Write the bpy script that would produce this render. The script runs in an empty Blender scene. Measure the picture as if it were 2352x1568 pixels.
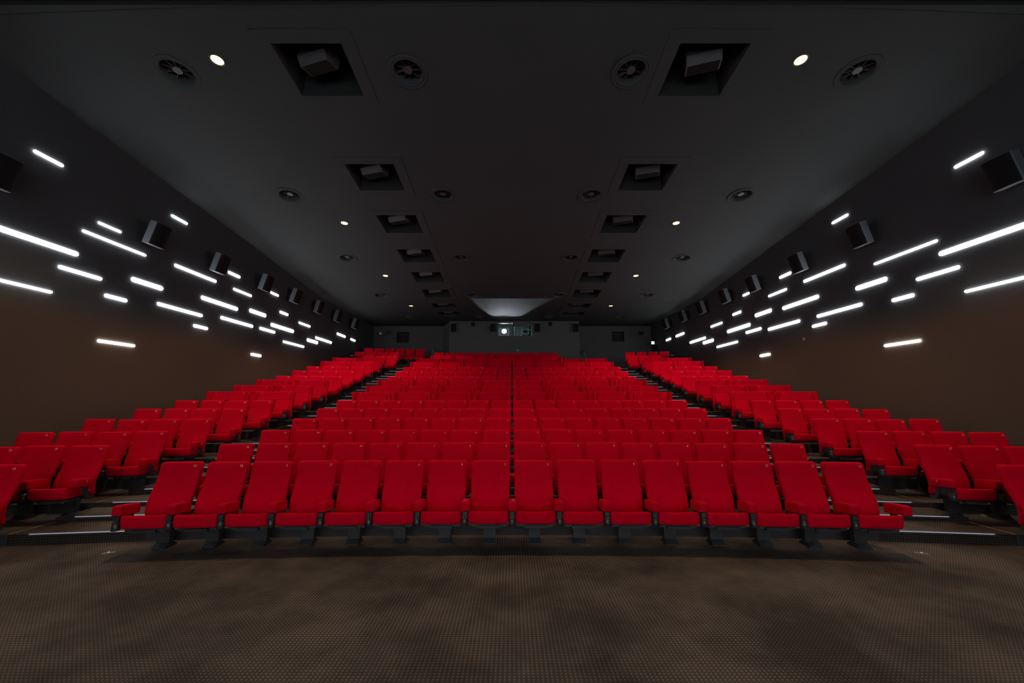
import bpy, bmesh, math, random
from mathutils import Vector, Matrix
random.seed(7)
SC = bpy.context.scene
COL = SC.collection
PI = math.pi

# ------------------------------------------------------------------ camera
FPX, PITCH, CAMH = 915.0, math.radians(8.45), 1.74
CP, SP = math.cos(PITCH), math.sin(PITCH)

def ray(x, y):
    u = (x - 1176) / FPX; v = (784 - y) / FPX
    return (u, CP - v * SP, SP + v * CP)

def at_y(x, y, Y):
    r = ray(x, y); t = Y / r[1]
    return Vector((t * r[0], Y, CAMH + t * r[2]))

def at_x(x, y, X):
    r = ray(x, y); t = X / r[0]
    return Vector((X, t * r[1], CAMH + t * r[2]))

cam = bpy.data.cameras.new('camera'); cam.sensor_width = 36.0
cam.lens = 36.0 * FPX / 2352.0; cam.clip_start = 0.05; cam.clip_end = 100
cam_ob = bpy.data.objects.new('camera', cam); COL.objects.link(cam_ob)
cam_ob.location = (0, 0, CAMH); cam_ob.rotation_euler = (PI / 2 + PITCH, 0, 0)
SC.camera = cam_ob

SC.view_settings.view_transform = 'Standard'
SC.view_settings.look = 'None'
SC.view_settings.exposure = 0.0
SC.view_settings.gamma = 1.0
SC.view_settings.use_curve_mapping = False
SC.cycles.use_denoising = True
SC.cycles.max_bounces = 6
SC.cycles.diffuse_bounces = 4
SC.cycles.glossy_bounces = 3
SC.cycles.sample_clamp_indirect = 4.0
SC.cycles.caustics_reflective = False
SC.cycles.caustics_refractive = False
SC.cycles.use_light_tree = True
w = bpy.data.worlds.new('world'); SC.world = w; w.use_nodes = True
w.node_tree.nodes['Background'].inputs[0].default_value = (0, 0, 0, 1)
w.node_tree.nodes['Background'].inputs[1].default_value = 0.0

# ------------------------------------------------------------------ materials
def new_mat(name):
    m = bpy.data.materials.new(name); m.use_nodes = True
    return m, m.node_tree, m.node_tree.nodes['Principled BSDF']

def N(nt, typ, **kw):
    n = nt.nodes.new(typ)
    for k, v in kw.items(): setattr(n, k, v)
    return n

def math_node(nt, op, a, b=None):
    n = N(nt, 'ShaderNodeMath', operation=op)
    for i, q in enumerate((a, b)):
        if q is None: continue
        if isinstance(q, (int, float)): n.inputs[i].default_value = q
        else: nt.links.new(q, n.inputs[i])
    return n.outputs[0]

def plain(name, col, rough=0.6, metal=0.0, spec=0.5, var=0.12, scale=6.0, bump=0.0, bscale=200.0):
    m, nt, p = new_mat(name)
    p.inputs['Roughness'].default_value = rough
    p.inputs['Metallic'].default_value = metal
    p.inputs['Specular IOR Level'].default_value = spec
    tc = N(nt, 'ShaderNodeTexCoord'); nz = N(nt, 'ShaderNodeTexNoise')
    nz.inputs['Scale'].default_value = scale; nz.inputs['Detail'].default_value = 4
    nt.links.new(tc.outputs['Object'], nz.inputs['Vector'])
    mx = N(nt, 'ShaderNodeMix', data_type='RGBA')
    mx.inputs['A'].default_value = (*[c * (1 - var) for c in col], 1)
    mx.inputs['B'].default_value = (*[min(1, c * (1 + var)) for c in col], 1)
    nt.links.new(nz.outputs['Fac'], mx.inputs['Factor'])
    nt.links.new(mx.outputs['Result'], p.inputs['Base Color'])
    if bump:
        b = N(nt, 'ShaderNodeBump'); b.inputs['Strength'].default_value = bump; b.inputs['Distance'].default_value = 0.002
        n2 = N(nt, 'ShaderNodeTexNoise'); n2.inputs['Scale'].default_value = bscale
        nt.links.new(tc.outputs['Object'], n2.inputs['Vector'])
        nt.links.new(n2.outputs['Fac'], b.inputs['Height']); nt.links.new(b.outputs['Normal'], p.inputs['Normal'])
    return m

def emit(name, col, strength):
    m, nt, p = new_mat(name)
    p.inputs['Base Color'].default_value = (*[min(1, c) * .6 for c in col], 1)
    p.inputs['Emission Color'].default_value = (*col, 1)
    p.inputs['Emission Strength'].default_value = strength
    return m

def carpet(name, axis2, base, dot, sx, sy, rad, stain):
    """dotted carpet: a square grid of small woven dots; axis2 = 'Y' on flat faces, 'Z' on risers"""
    m, nt, p = new_mat(name)
    p.inputs['Roughness'].default_value = 0.95; p.inputs['Specular IOR Level'].default_value = 0.1
    g = N(nt, 'ShaderNodeNewGeometry'); s = N(nt, 'ShaderNodeSeparateXYZ')
    nt.links.new(g.outputs['Position'], s.inputs[0])
    def cell(o, pitch):
        a = math_node(nt, 'MULTIPLY', o, 1.0 / pitch)
        a = math_node(nt, 'FRACT', a)
        a = math_node(nt, 'SUBTRACT', a, 0.5)
        return math_node(nt, 'MULTIPLY', a, pitch)
    cx = cell(s.outputs['X'], sx); cy = cell(s.outputs[axis2], sy)
    d = math_node(nt, 'SQRT', math_node(nt, 'ADD', math_node(nt, 'MULTIPLY', cx, cx), math_node(nt, 'MULTIPLY', cy, cy)))
    mr = N(nt, 'ShaderNodeMapRange'); nt.links.new(d, mr.inputs['Value'])
    mr.inputs['From Min'].default_value = rad * .65; mr.inputs['From Max'].default_value = rad * 1.25
    mr.inputs['To Min'].default_value = 1; mr.inputs['To Max'].default_value = 0
    nz = N(nt, 'ShaderNodeTexNoise'); nz.inputs['Scale'].default_value = 1.1; nz.inputs['Detail'].default_value = 5; nz.inputs['Roughness'].default_value = .62
    nt.links.new(g.outputs['Position'], nz.inputs['Vector'])
    r2 = N(nt, 'ShaderNodeMapRange'); nt.links.new(nz.outputs['Fac'], r2.inputs['Value'])
    r2.inputs['From Min'].default_value = .38; r2.inputs['From Max'].default_value = .62
    r2.inputs['To Min'].default_value = 1 - stain; r2.inputs['To Max'].default_value = 1.0
    mx = N(nt, 'ShaderNodeMix', data_type='RGBA')
    mx.inputs['A'].default_value = (*base, 1); mx.inputs['B'].default_value = (*dot, 1)
    nt.links.new(mr.outputs['Result'], mx.inputs['Factor'])
    m2 = N(nt, 'ShaderNodeMix', data_type='RGBA', blend_type='MULTIPLY'); m2.inputs['Factor'].default_value = 1
    nt.links.new(mx.outputs['Result'], m2.inputs['A'])
    cb = N(nt, 'ShaderNodeCombineColor')
    for i in range(3): nt.links.new(r2.outputs['Result'], cb.inputs[i])
    nt.links.new(cb.outputs[0], m2.inputs['B'])
    nt.links.new(m2.outputs['Result'], p.inputs['Base Color'])
    return m

M = {}
M['red'] = plain('red_upholstery', (0.50, 0.0003, 0.0135), 0.9, spec=0.03, var=.10, scale=9, bump=.25, bscale=420)
p = M['red'].node_tree.nodes['Principled BSDF']
p.inputs['Sheen Weight'].default_value = 0.12; p.inputs['Sheen Roughness'].default_value = 0.4
p.inputs['Sheen Tint'].default_value = (1.0, 0.0, 0.03, 1)
M['gold'] = plain('gold_thread', (0.95, 0.66, 0.34), 0.6, var=.05)
M['plastic'] = plain('black_plastic', (0.022, 0.023, 0.024), 0.38, spec=.5)
M['metal'] = plain('black_painted_metal', (0.020, 0.021, 0.023), 0.5, spec=.4)
M['steel'] = plain('brushed_steel', (0.16, 0.16, 0.17), 0.4, metal=.3)
M['wall'] = plain('dark_wall_fabric', (0.048, 0.053, 0.058), 0.9, spec=.1, var=.10, scale=1.5)
def two_tone(name, low, high, z0, z1):
    """fabric wall covering: brown up to shoulder height of the rear rows, charcoal above"""
    m = plain(name, high, .9, spec=.08, var=.10, scale=1.5); nt = m.node_tree; p = nt.nodes['Principled BSDF']
    old = p.inputs['Base Color'].links[0].from_socket
    g = N(nt, 'ShaderNodeNewGeometry'); s_ = N(nt, 'ShaderNodeSeparateXYZ'); nt.links.new(g.outputs['Position'], s_.inputs[0])
    r = N(nt, 'ShaderNodeMapRange', interpolation_type='SMOOTHSTEP'); nt.links.new(s_.outputs['Z'], r.inputs['Value'])
    r.inputs['From Min'].default_value = z0; r.inputs['From Max'].default_value = z1
    mx = N(nt, 'ShaderNodeMix', data_type='RGBA'); mx.inputs['A'].default_value = (*low, 1)
    nt.links.new(r.outputs['Result'], mx.inputs['Factor']); nt.links.new(old, mx.inputs['B']); nt.links.new(mx.outputs['Result'], p.inputs['Base Color'])
    return m
M['sidewall'] = two_tone('two_tone_wall_fabric', (0.072, 0.053, 0.043), (0.048, 0.053, 0.058), 3.1, 3.85)
M['backwall'] = plain('dark_back_wall_paint', (0.072, 0.075, 0.079), 0.85, spec=.15, var=.08, scale=1.0)
M['ceil'] = plain('dark_ceiling_plaster', (0.041, 0.0495, 0.0525), 0.9, spec=.1, var=.10, scale=.7)
M['hatch'] = plain('black_recess_lining', (0.022, 0.023, 0.024), 0.9, spec=.1)
M['spk'] = plain('speaker_cabinet_grey', (0.066, 0.075, 0.090), 0.55, spec=.3)
M['spk_dark'] = plain('ceiling_speaker_grey', (0.045, 0.047, 0.052), 0.6, spec=.3)
M['grille'] = plain('speaker_grille_cloth', (0.012, 0.012, 0.012), 0.95, spec=.05)
M['vent'] = plain('vent_dark_paint', (0.046, 0.048, 0.050), 0.55, spec=.4)
M['riser'] = plain('black_riser_paint', (0.030, 0.031, 0.033), 0.7, spec=.2)
M['trim'] = plain('brown_carpet_edge_trim', (0.20, 0.135, 0.085), 0.6)
M['carpet'] = carpet('brown_dotted_carpet', 'Y', (0.084, 0.067, 0.054), (0.29, 0.225, 0.18), 0.0302, 0.0284, 0.0058, .55)
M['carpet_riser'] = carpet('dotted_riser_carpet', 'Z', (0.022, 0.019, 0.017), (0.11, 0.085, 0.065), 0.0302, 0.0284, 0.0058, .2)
M['bar'] = emit('white_light_diffuser', (1.0, 0.985, 0.97), 29.0)
M['led'] = emit('step_led', (0.80, 0.76, 1.0), 0.25)
M['bulb'] = emit('warm_lamp', (1.0, 0.58, 0.23), 4.0)
M['lens'] = emit('projector_lens_light', (0.86, 0.92, 1.0), 60.0)
M['exit'] = emit('exit_sign_face', (0.95, 1.0, 0.72), 1.6)
M['greenled'] = emit('green_indicator', (0.03, 0.75, 0.03), 1.2)
M['booth'] = plain('booth_interior_paint', (0.11, 0.13, 0.13), 0.8)
M['machine'] = plain('machine_grey', (0.10, 0.11, 0.12), 0.5)
M['screen'] = plain('white_screen_cloth', (0.8, 0.8, 0.8), 0.95, var=.02)
M['door'] = plain('black_door_paint', (0.012, 0.012, 0.013), 0.6)
M['box'] = plain('tan_plastic', (0.16, 0.12, 0.10), 0.5)
M['table'] = plain('black_glossy_tabletop', (0.02, 0.02, 0.022), 0.22, spec=.6)
M['lensglass'] = plain('lamp_lens_glass', (0.45, 0.50, 0.40), 0.12, spec=.8)
mg, nt, p = new_mat('window_glass')
p.inputs['Base Color'].default_value = (.9, .97, .95, 1); p.inputs['Roughness'].default_value = 0.02
p.inputs['Transmission Weight'].default_value = 1.0; p.inputs['IOR'].default_value = 1.01
M['glass'] = mg

# ------------------------------------------------------------------ object helpers
def link(name, me, parent=None, loc=None, rot=None):
    o = bpy.data.objects.new(name, me); COL.objects.link(o)
    if parent: o.parent = parent
    if loc is not None: o.location = loc
    if rot is not None: o.rotation_euler = rot
    return o

def tag(o, label, cat, group=None):
    o['label'] = label; o['category'] = cat
    if group: o['group'] = group
    return o

def thing(name, label, cat, loc, rot=(0, 0, 0), group=None):
    o = bpy.data.objects.new(name, None); COL.objects.link(o)
    o.empty_display_size = .1
    o.location = loc; o.rotation_euler = rot
    return tag(o, label, cat, group)

def struct(o):
    o['kind'] = 'structure'; return o

class MB:
    """collects vertices and faces into one mesh"""
    def __init__(s): s.v = []; s.f = []; s.mi = []; s.sm = []
    def add(s, vs, fs, mi=0, smooth=False):
        o = len(s.v); s.v += [tuple(q) for q in vs]
        for f in fs: s.f.append([o + i for i in f]); s.mi.append(mi); s.sm.append(smooth)
    def quad(s, a, b, c, d, mi=0): s.add([a, b, c, d], [(0, 1, 2, 3)], mi)
    def box(s, x0, x1, y0, y1, z0, z1, mi=0):
        vs = [(x, y, z) for z in (z0, z1) for y in (y0, y1) for x in (x0, x1)]
        s.add(vs, [(0, 2, 3, 1), (4, 5, 7, 6), (0, 1, 5, 4), (2, 6, 7, 3), (0, 4, 6, 2), (1, 3, 7, 5)], mi)
    def lathe(s, prof, n=24, mi=0, cap0=True, cap1=True, smooth=True, mtx=None):
        vs = []; fs = []
        for r, z in prof:
            for i in range(n):
                a = 2 * PI * i / n; vs.append(Vector((r * math.cos(a), r * math.sin(a), z)))
        for j in range(len(prof) - 1):
            for i in range(n):
                k = (i + 1) % n; fs.append((j * n + i, j * n + k, (j + 1) * n + k, (j + 1) * n + i))
        if mtx: vs = [mtx @ q for q in vs]
        s.add(vs, fs, mi, smooth)
        o = len(s.v) - len(vs)
        if cap0: s.f.append([o + i for i in range(n)][::-1]); s.mi.append(mi); s.sm.append(False)
        if cap1: s.f.append([o + (len(prof) - 1) * n + i for i in range(n)]); s.mi.append(mi); s.sm.append(False)
    def tube(s, pts, r, n=8, mi=0):
        pts = [Vector(q) for q in pts]; rings = []
        for i, q in enumerate(pts):
            t = (pts[min(i + 1, len(pts) - 1)] - pts[max(i - 1, 0)]).normalized()
            a = Vector((0, 0, 1)) if abs(t.z) < .9 else Vector((1, 0, 0))
            b = t.cross(a).normalized(); c = t.cross(b)
            rings.append([q + r * (math.cos(2 * PI * k / n) * b + math.sin(2 * PI * k / n) * c) for k in range(n)])
        vs = [q for rg in rings for q in rg]
        fs = [(j * n + i, j * n + (i + 1) % n, (j + 1) * n + (i + 1) % n, (j + 1) * n + i) for j in range(len(pts) - 1) for i in range(n)]
        s.add(vs, fs, mi, True)
        o = len(s.v) - len(vs)
        s.f.append([o + i for i in range(n)]); s.mi.append(mi); s.sm.append(False)
        s.f.append([o + (len(pts) - 1) * n + i for i in range(n)][::-1]); s.mi.append(mi); s.sm.append(False)
    def mesh(s, name, mats):
        me = bpy.data.meshes.new(name); me.from_pydata(s.v, [], s.f)
        for m in (mats if isinstance(mats, (list, tuple)) else [mats]): me.materials.append(m)
        me.polygons.foreach_set('material_index', s.mi); me.polygons.foreach_set('use_smooth', s.sm)
        bm = bmesh.new(); bm.from_mesh(me); bmesh.ops.recalc_face_normals(bm, faces=bm.faces); bm.to_mesh(me); bm.free()
        me.update(); return me
    def obj(s, name, mats, parent=None, loc=None, rot=None): return link(name, s.mesh(name, mats), parent, loc, rot)

def axis_pts(h, r, n):
    p = [-h, -h + r * .35, -h + r]
    for i in range(1, n): p.append(-h + r + (2 * h - 2 * r) * i / n)
    return p + [h - r, h - r * .35, h]

def rbox(sx, sy, sz, r, div=(4, 2, 4), fn=None):
    """a softly rounded block, remapped by fn(x, y, z)"""
    h = (sx / 2, sy / 2, sz / 2)
    A = [axis_pts(h[i], r, div[i]) for i in range(3)]
    vid = {}; V = []; F = []
    def vert(ix):
        if ix in vid: return vid[ix]
        q = [A[i][ix[i]] for i in range(3)]
        inn = [max(-h[i] + r, min(h[i] - r, q[i])) for i in range(3)]
        d = Vector([q[i] - inn[i] for i in range(3)])
        if d.length > 1e-9:
            d = d.normalized() * r; q = [inn[i] + d[i] for i in range(3)]
        if fn: q = fn(*q)
        vid[ix] = len(V); V.append(tuple(q)); return vid[ix]
    n = [len(a) for a in A]
    for ax in range(3):
        b, c = (ax + 1) % 3, (ax + 2) % 3
        for side in (0, n[ax] - 1):
            for i in range(n[b] - 1):
                for j in range(n[c] - 1):
                    q = []
                    for di, dj in ((0, 0), (1, 0), (1, 1), (0, 1)):
                        ix = [0, 0, 0]; ix[ax] = side; ix[b] = i + di; ix[c] = j + dj; q.append(vert(tuple(ix)))
                    F.append(q if side else q[::-1])
    return V, F

def rmesh(name, mat, *a, **k):
    m = MB(); V, F = rbox(*a, **k); m.add(V, F, 0, True); return m.mesh(name, mat)

def lerp_tab(tab, z):
    if z <= tab[0][0]: return tab[0][1]
    for (a, b), (c, d) in zip(tab, tab[1:]):
        if z <= c:
            t = (z - a) / (c - a); return b + (d - b) * t
    return tab[-1][1]

# ------------------------------------------------------------------ digits and letters, drawn as flat strokes
def arc(cx, cy, rx, ry, a0, a1, n=12):
    return [(cx + rx * math.cos(math.radians(a0 + (a1 - a0) * i / n)), cy + ry * math.sin(math.radians(a0 + (a1 - a0) * i / n))) for i in range(n + 1)]
GLYPH = {
 '0': [arc(.5, .8, .36, .68, 0, 360, 20)],
 '1': [[(.2, 1.15), (.52, 1.5), (.52, .08)], [(.2, .08), (.84, .08)]],
 '2': [arc(.5, 1.08, .36, .4, 165, -35) + [(.14, .1)], [(.1, .1), (.88, .1), (.9, .32)]],
 '3': [arc(.46, 1.13, .33, .36, 160, -85), arc(.46, .46, .38, .38, 85, -160)],
 '4': [[(.9, .45), (.06, .45), (.66, 1.5), (.66, .08)], [(.44, .08), (.88, .08)]],
 '5': [[(.84, 1.46), (.22, 1.46), (.18, .86)] + arc(.46, .52, .39, .44, 120, -160)],
 '6': [[(.74, 1.48)] + arc(.62, .5, .5, .8, 120, 180, 6), arc(.5, .46, .37, .38, 0, 360, 18)],
 '7': [[(.12, 1.26), (.14, 1.46), (.88, 1.46), (.44, .08)]],
 '8': [arc(.5, 1.14, .3, .34, 0, 360, 16), arc(.5, .44, .38, .38, 0, 360, 18)],
 '9': [arc(.5, 1.08, .37, .38, 0, 360, 18), arc(.38, 1.04, .5, .8, 0, -60, 6) + [(.26, .08)]],
 'M': [[(.05, .08), (.1, 1.46), (.5, .5), (.9, 1.46), (.95, .08)]],
 'O': [arc(.5, .8, .42, .68, 0, 360, 22)],
}
def text_mesh(txt, h, weight=.19):
    """text in the XZ plane facing -Y, centred on its middle"""
    k = h / 1.6; m = MB(); n = len(txt); adv = 1.12
    off = -(n * adv - .12) / 2
    for ci, ch in enumerate(txt):
        for pl in GLYPH[ch]:
            for (x0, y0), (x1, y1) in zip(pl, pl[1:]):
                dx, dy = x1 - x0, y1 - y0; L = math.hypot(dx, dy)
                if L < 1e-6: continue
                dx /= L; dy /= L; e = weight * .4; q = weight / 2
                P = [(x0 - dx * e - dy * q, y0 - dy * e + dx * q), (x0 - dx * e + dy * q, y0 - dy * e - dx * q),
                     (x1 + dx * e + dy * q, y1 + dy * e - dx * q), (x1 + dx * e - dy * q, y1 + dy * e + dx * q)]
                m.add([((off + ci * adv + a) * k, 0, (b - .8) * k) for a, b in P], [(0, 1, 2, 3)])
    me = bpy.data.meshes.new('seat_number'); me.from_pydata(m.v, [], m.f); me.materials.append(M['gold'])
    me.update(); return me
TXT = {}
def text(txt, h):
    if (txt, h) not in TXT: TXT[(txt, h)] = text_mesh(txt, h)
    return TXT[(txt, h)]

ORD = ['zeroth', 'first', 'second', 'third', 'fourth', 'fifth', 'sixth', 'seventh', 'eighth', 'ninth', 'tenth', 'eleventh', 'twelfth',
       'thirteenth', 'fourteenth', 'fifteenth', 'sixteenth', 'seventeenth', 'eighteenth', 'nineteenth', 'twentieth'] + \
      ['twenty-' + q for q in ('first', 'second', 'third', 'fourth', 'fifth', 'sixth', 'seventh', 'eighth', 'ninth')] + ['thirtieth', 'thirty-first', 'thirty-second', 'thirty-third']

# ------------------------------------------------------------------ room dimensions
XL, XR = -8.48, 8.52
YF = -5.5                       # wall behind the camera, with the screen
YB, YBOOTH = 24.1, 22.6
C1, SL, YK = 5.6, 0.09, 17.4
YSTEP = 4.98
def ceil_z(Y): return CAMH + C1 - SL * (min(Y, YK) - C1)
TILT = math.atan(SL)

TOPS = [1056, 1018, 986, 959.5, 937.5, 919, 900, 886, 873.5, 865, 853, 843.6, 832, 824, 817, 810]
YTOP = [5.45 + i for i in range(12)] + [17.6, 18.7, 19.95, 21.2, 22.3]
SOFA = {7, 8, 9, 13, 14, 15}
SEAT_H, SOFA_H = 0.964, 1.0
ZR = []
for k, y in enumerate(TOPS):
    r = ray(1176, y); ZR.append(CAMH + YTOP[k] * r[2] / r[1] - (SOFA_H if k + 1 in SOFA else SEAT_H))
ZR[0] = 0.0; ZR[1] = 0.125; ZR.append(3.64)
YC = 5.3 - 48.0                 # centre of the curved rows
def arc_pos(s, Y):
    rho = Y - YC; a = s / rho
    return rho * math.sin(a), YC + rho * math.cos(a), a
def arc_y(x, Y):
    rho = Y - YC; return YC + math.sqrt(rho * rho - x * x)
EDGE = [None, -99] + [YTOP[k - 2] + .09 for k in range(2, 18)]   # EDGE[k] = front edge of the platform of row k

# ------------------------------------------------------------------ floor: front floor, curved terraces, aisle steps
AI, AO = 4.62, 6.14             # the aisles run between these distances from the middle
fl = MB()
def seq(a, b, n): return [a + (b - a) * i / n for i in range(n + 1)]
XS = sorted(set(seq(XL, -AO, 6) + seq(-AO, -AI, 4) + seq(-AI, AI, 18) + seq(AI, AO, 4) + seq(AO, XR, 6)))
for xa, xb in zip(XS, XS[1:]):
    xm = (xa + xb) / 2; aisle = AI < abs(xm) < AO; centre = abs(xm) < AI
    y0a = y0b = YF; z = 0.0
    last = 16 if centre else (16 if xm > 0 else 17)
    for k in range(2, last + 1):
        zk = ZR[k - 1]
        ya, yb = arc_y(xa, EDGE[k]), arc_y(xb, EDGE[k])
        fl.quad((xa, y0a, z), (xb, y0b, z), (xb, yb, z), (xa, ya, z), 0)
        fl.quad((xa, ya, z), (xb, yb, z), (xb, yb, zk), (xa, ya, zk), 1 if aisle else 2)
        y0a, y0b, z = ya, yb, zk
        if aisle and k < last:                       # the half step in the aisle
            zm = (zk + ZR[k]) / 2; Ym = (EDGE[k] + EDGE[k + 1]) / 2
            ha, hb = arc_y(xa, Ym), arc_y(xb, Ym)
            fl.quad((xa, y0a, z), (xb, y0b, z), (xb, hb, z), (xa, ha, z), 0)
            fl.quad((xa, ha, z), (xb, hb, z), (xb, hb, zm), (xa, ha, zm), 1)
            ea, eb = arc_y(xa, EDGE[k + 1]), arc_y(xb, EDGE[k + 1])
            for xe, h_, e_ in ((xa, ha, ea), (xb, hb, eb)):
                if abs(abs(xe) - AI) < 1e-6 or abs(abs(xe) - AO) < 1e-6:
                    fl.quad((xe, h_, z), (xe, e_, z), (xe, e_, zm), (xe, h_, zm), 2)
            y0a, y0b, z = ha, hb, zm
    fl.quad((xa, y0a, z), (xb, y0b, z), (xb, 26.5, z), (xa, 26.5, z), 0)
# the step down from the left rear platform to the middle one
struct(fl.obj('floor', [M['carpet'], M['carpet_riser'], M['riser']]))
for n, sgn in ((1, -1), (2, 1)):                      # carpet edging along the outer side of each aisle
    t = MB()
    for k in range(2, 16):
        x = sgn * AO
        t.box(x - .012, x + .012, arc_y(x, EDGE[k]) + .01, arc_y(x, (EDGE[k] + EDGE[k + 1]) / 2) - .002, ZR[k - 1] + .0005, ZR[k - 1] + .007)
    struct(t.obj('trim_%d' % n, M['trim']))

# ------------------------------------------------------------------ walls
def slab_wall(name, mat, x0, x1, z0, z1, y, thick, holes=()):
    """wall in the XZ plane whose face is at y, with rectangular openings (x0, x1, z0, z1)"""
    m = MB()
    xs = sorted({x0, x1} | {h[i] for h in holes for i in (0, 1)}); zs = sorted({z0, z1} | {h[i] for h in holes for i in (2, 3)})
    for a, b in zip(xs, xs[1:]):
        for c, d in zip(zs, zs[1:]):
            if any(h[0] - 1e-6 <= a and b <= h[1] + 1e-6 and h[2] - 1e-6 <= c and d <= h[3] + 1e-6 for h in holes): continue
            m.quad((a, y, c), (b, y, c), (b, y, d), (a, y, d)); m.quad((a, y + thick, c), (b, y + thick, c), (b, y + thick, d), (a, y + thick, d))
    for h in holes:
        a, b, c, d = h; Y2 = y + thick
        m.quad((a, y, c), (a, Y2, c), (a, Y2, d), (a, y, d), 1); m.quad((b, y, c), (b, Y2, c), (b, Y2, d), (b, y, d), 1)
        m.quad((a, y, c), (b, y, c), (b, Y2, c), (a, Y2, c), 1); m.quad((a, y, d), (b, y, d), (b, Y2, d), (a, Y2, d), 1)
    return struct(m.obj(name, [mat, M['hatch']]))

for name, x, xo in (('wall_left', XL, XL - .2), ('wall_right', XR, XR + .2)):
    m = MB(); ys = [YF, 0, YSTEP, YK, YB + .3]
    for a, b in zip(ys, ys[1:]):
        m.quad((x, a, 0), (x, b, 0), (x, b, ceil_z(b) + .1), (x, a, ceil_z(a) + .1))
        m.quad((xo, a, 0), (xo, b, 0), (xo, b, ceil_z(b) + .1), (xo, a, ceil_z(a) + .1))
    struct(m.obj(name, M['sidewall']))
slab_wall('wall_front', M['wall'], XL, XR, 0, ceil_z(YF) + .1, YF - .2, .2)
ZTOP = ceil_z(YB)
def px_rect(x0, x1, y0, y1, Y):
    a = at_y(x0, y1, Y); b = at_y(x1, y0, Y); return (a.x, b.x, a.z, b.z)
niche_l = px_rect(911, 940, 763, 787, YB); niche_r = px_rect(1406, 1433, 761.5, 784.5, YB)
BXL, BXR = at_y(1032.5, 760, YBOOTH).x, at_y(1330.8, 760, YBOOTH).x
BXL2 = at_y(1018, 760, YB).x
slab_wall('wall_back_left', M['backwall'], XL, BXL2, 0, ZTOP, YB, .35, [niche_l])
slab_wall('wall_back_right', M['backwall'], BXR, XR, 0, ZTOP, YB, .35, [niche_r])
port_a = px_rect(1144, 1177, 742, 771, YBOOTH); port_b = px_rect(1180, 1221.5, 748, 771, YBOOTH)
slab_wall('wall_booth', M['backwall'], BXL, BXR, 0, ZTOP + .7, YBOOTH, .14, [port_a, port_b])
m = MB(); m.quad((BXL, YBOOTH, 0), (BXL2, YB, 0), (BXL2, YB, ZTOP + .7), (BXL, YBOOTH, ZTOP + .7))
m.quad((BXR, YBOOTH, 0), (BXR, YB, 0), (BXR, YB, ZTOP + .7), (BXR, YBOOTH, ZTOP + .7))
struct(m.obj('wall_booth_side', M['backwall']))
for nm, q in (('wall_booth_rear', ((BXL2, 26.4, 3), (BXR, 26.4, 3), (BXR, 26.4, ZTOP + .7), (BXL2, 26.4, ZTOP + .7))),      # projection room behind the ports
              ('wall_booth_left', ((BXL2, YB, 3), (BXL2, 26.4, 3), (BXL2, 26.4, ZTOP + .7), (BXL2, YB, ZTOP + .7))), ('wall_booth_right', ((BXR, YB, 3), (BXR, 26.4, 3), (BXR, 26.4, ZTOP + .7), (BXR, YB, ZTOP + .7))),
              ('ceiling_booth', ((BXL2, YBOOTH + .05, ZTOP + .7), (BXR, YBOOTH + .05, ZTOP + .7), (BXR, 26.4, ZTOP + .7), (BXL2, 26.4, ZTOP + .7))),
              ('floor_booth', ((BXL2, YBOOTH + .15, 4.3), (BXR, YBOOTH + .15, 4.3), (BXR, 26.4, 4.3), (BXL2, 26.4, 4.3)))):
    m = MB(); m.quad(*q); struct(m.obj(nm, M['hatch'] if nm.startswith('ceil') else M['booth']))
for n, r in ((1, niche_l), (2, niche_r)):             # blind windows set into the rear wall
    a, b, c, d = r; wd, ht = b - a, d - c
    fr = MB(); t = .045; y = YB + .26
    fr.box(a, b, y, y + .05, c, c + t); fr.box(a, b, y, y + .05, d - t - .06, d - .06); fr.box(a, a + t, y, y + .05, c, d); fr.box(b - t, b, y, y + .05, c, d)
    xm = a + wd * .36 if n == 1 else b - wd * .36
    fr.box(xm - .012, xm + .012, y, y + .05, c, d)
    o = struct(fr.obj('window_%d' % n, M['metal']))
    pn = MB(); pn.box(a + .01, b - .01, y + .055, y + .08, c + .01, d - .01); pn.obj('pane', M['hatch'], o)
for n, r in ((3, port_a), (4, port_b)):               # glass ports of the projection room
    a, b, c, d = r; fr = MB(); t = .03; y0, y1 = YBOOTH - .02, YBOOTH + .02
    fr.box(a - t, b + t, y0, y1, d, d + t); fr.box(a - t, b + t, y0, y1, c - t, c); fr.box(a - t, a, y0, y1, c, d); fr.box(b, b + t, y0, y1, c, d)
    o = struct(fr.obj('window_%d' % n, M['spk']))
    if n == 4:
        pn = MB(); pn.box(a, b, YBOOTH + .06, YBOOTH + .068, c, d); pn.obj('pane', M['glass'], o)

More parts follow.
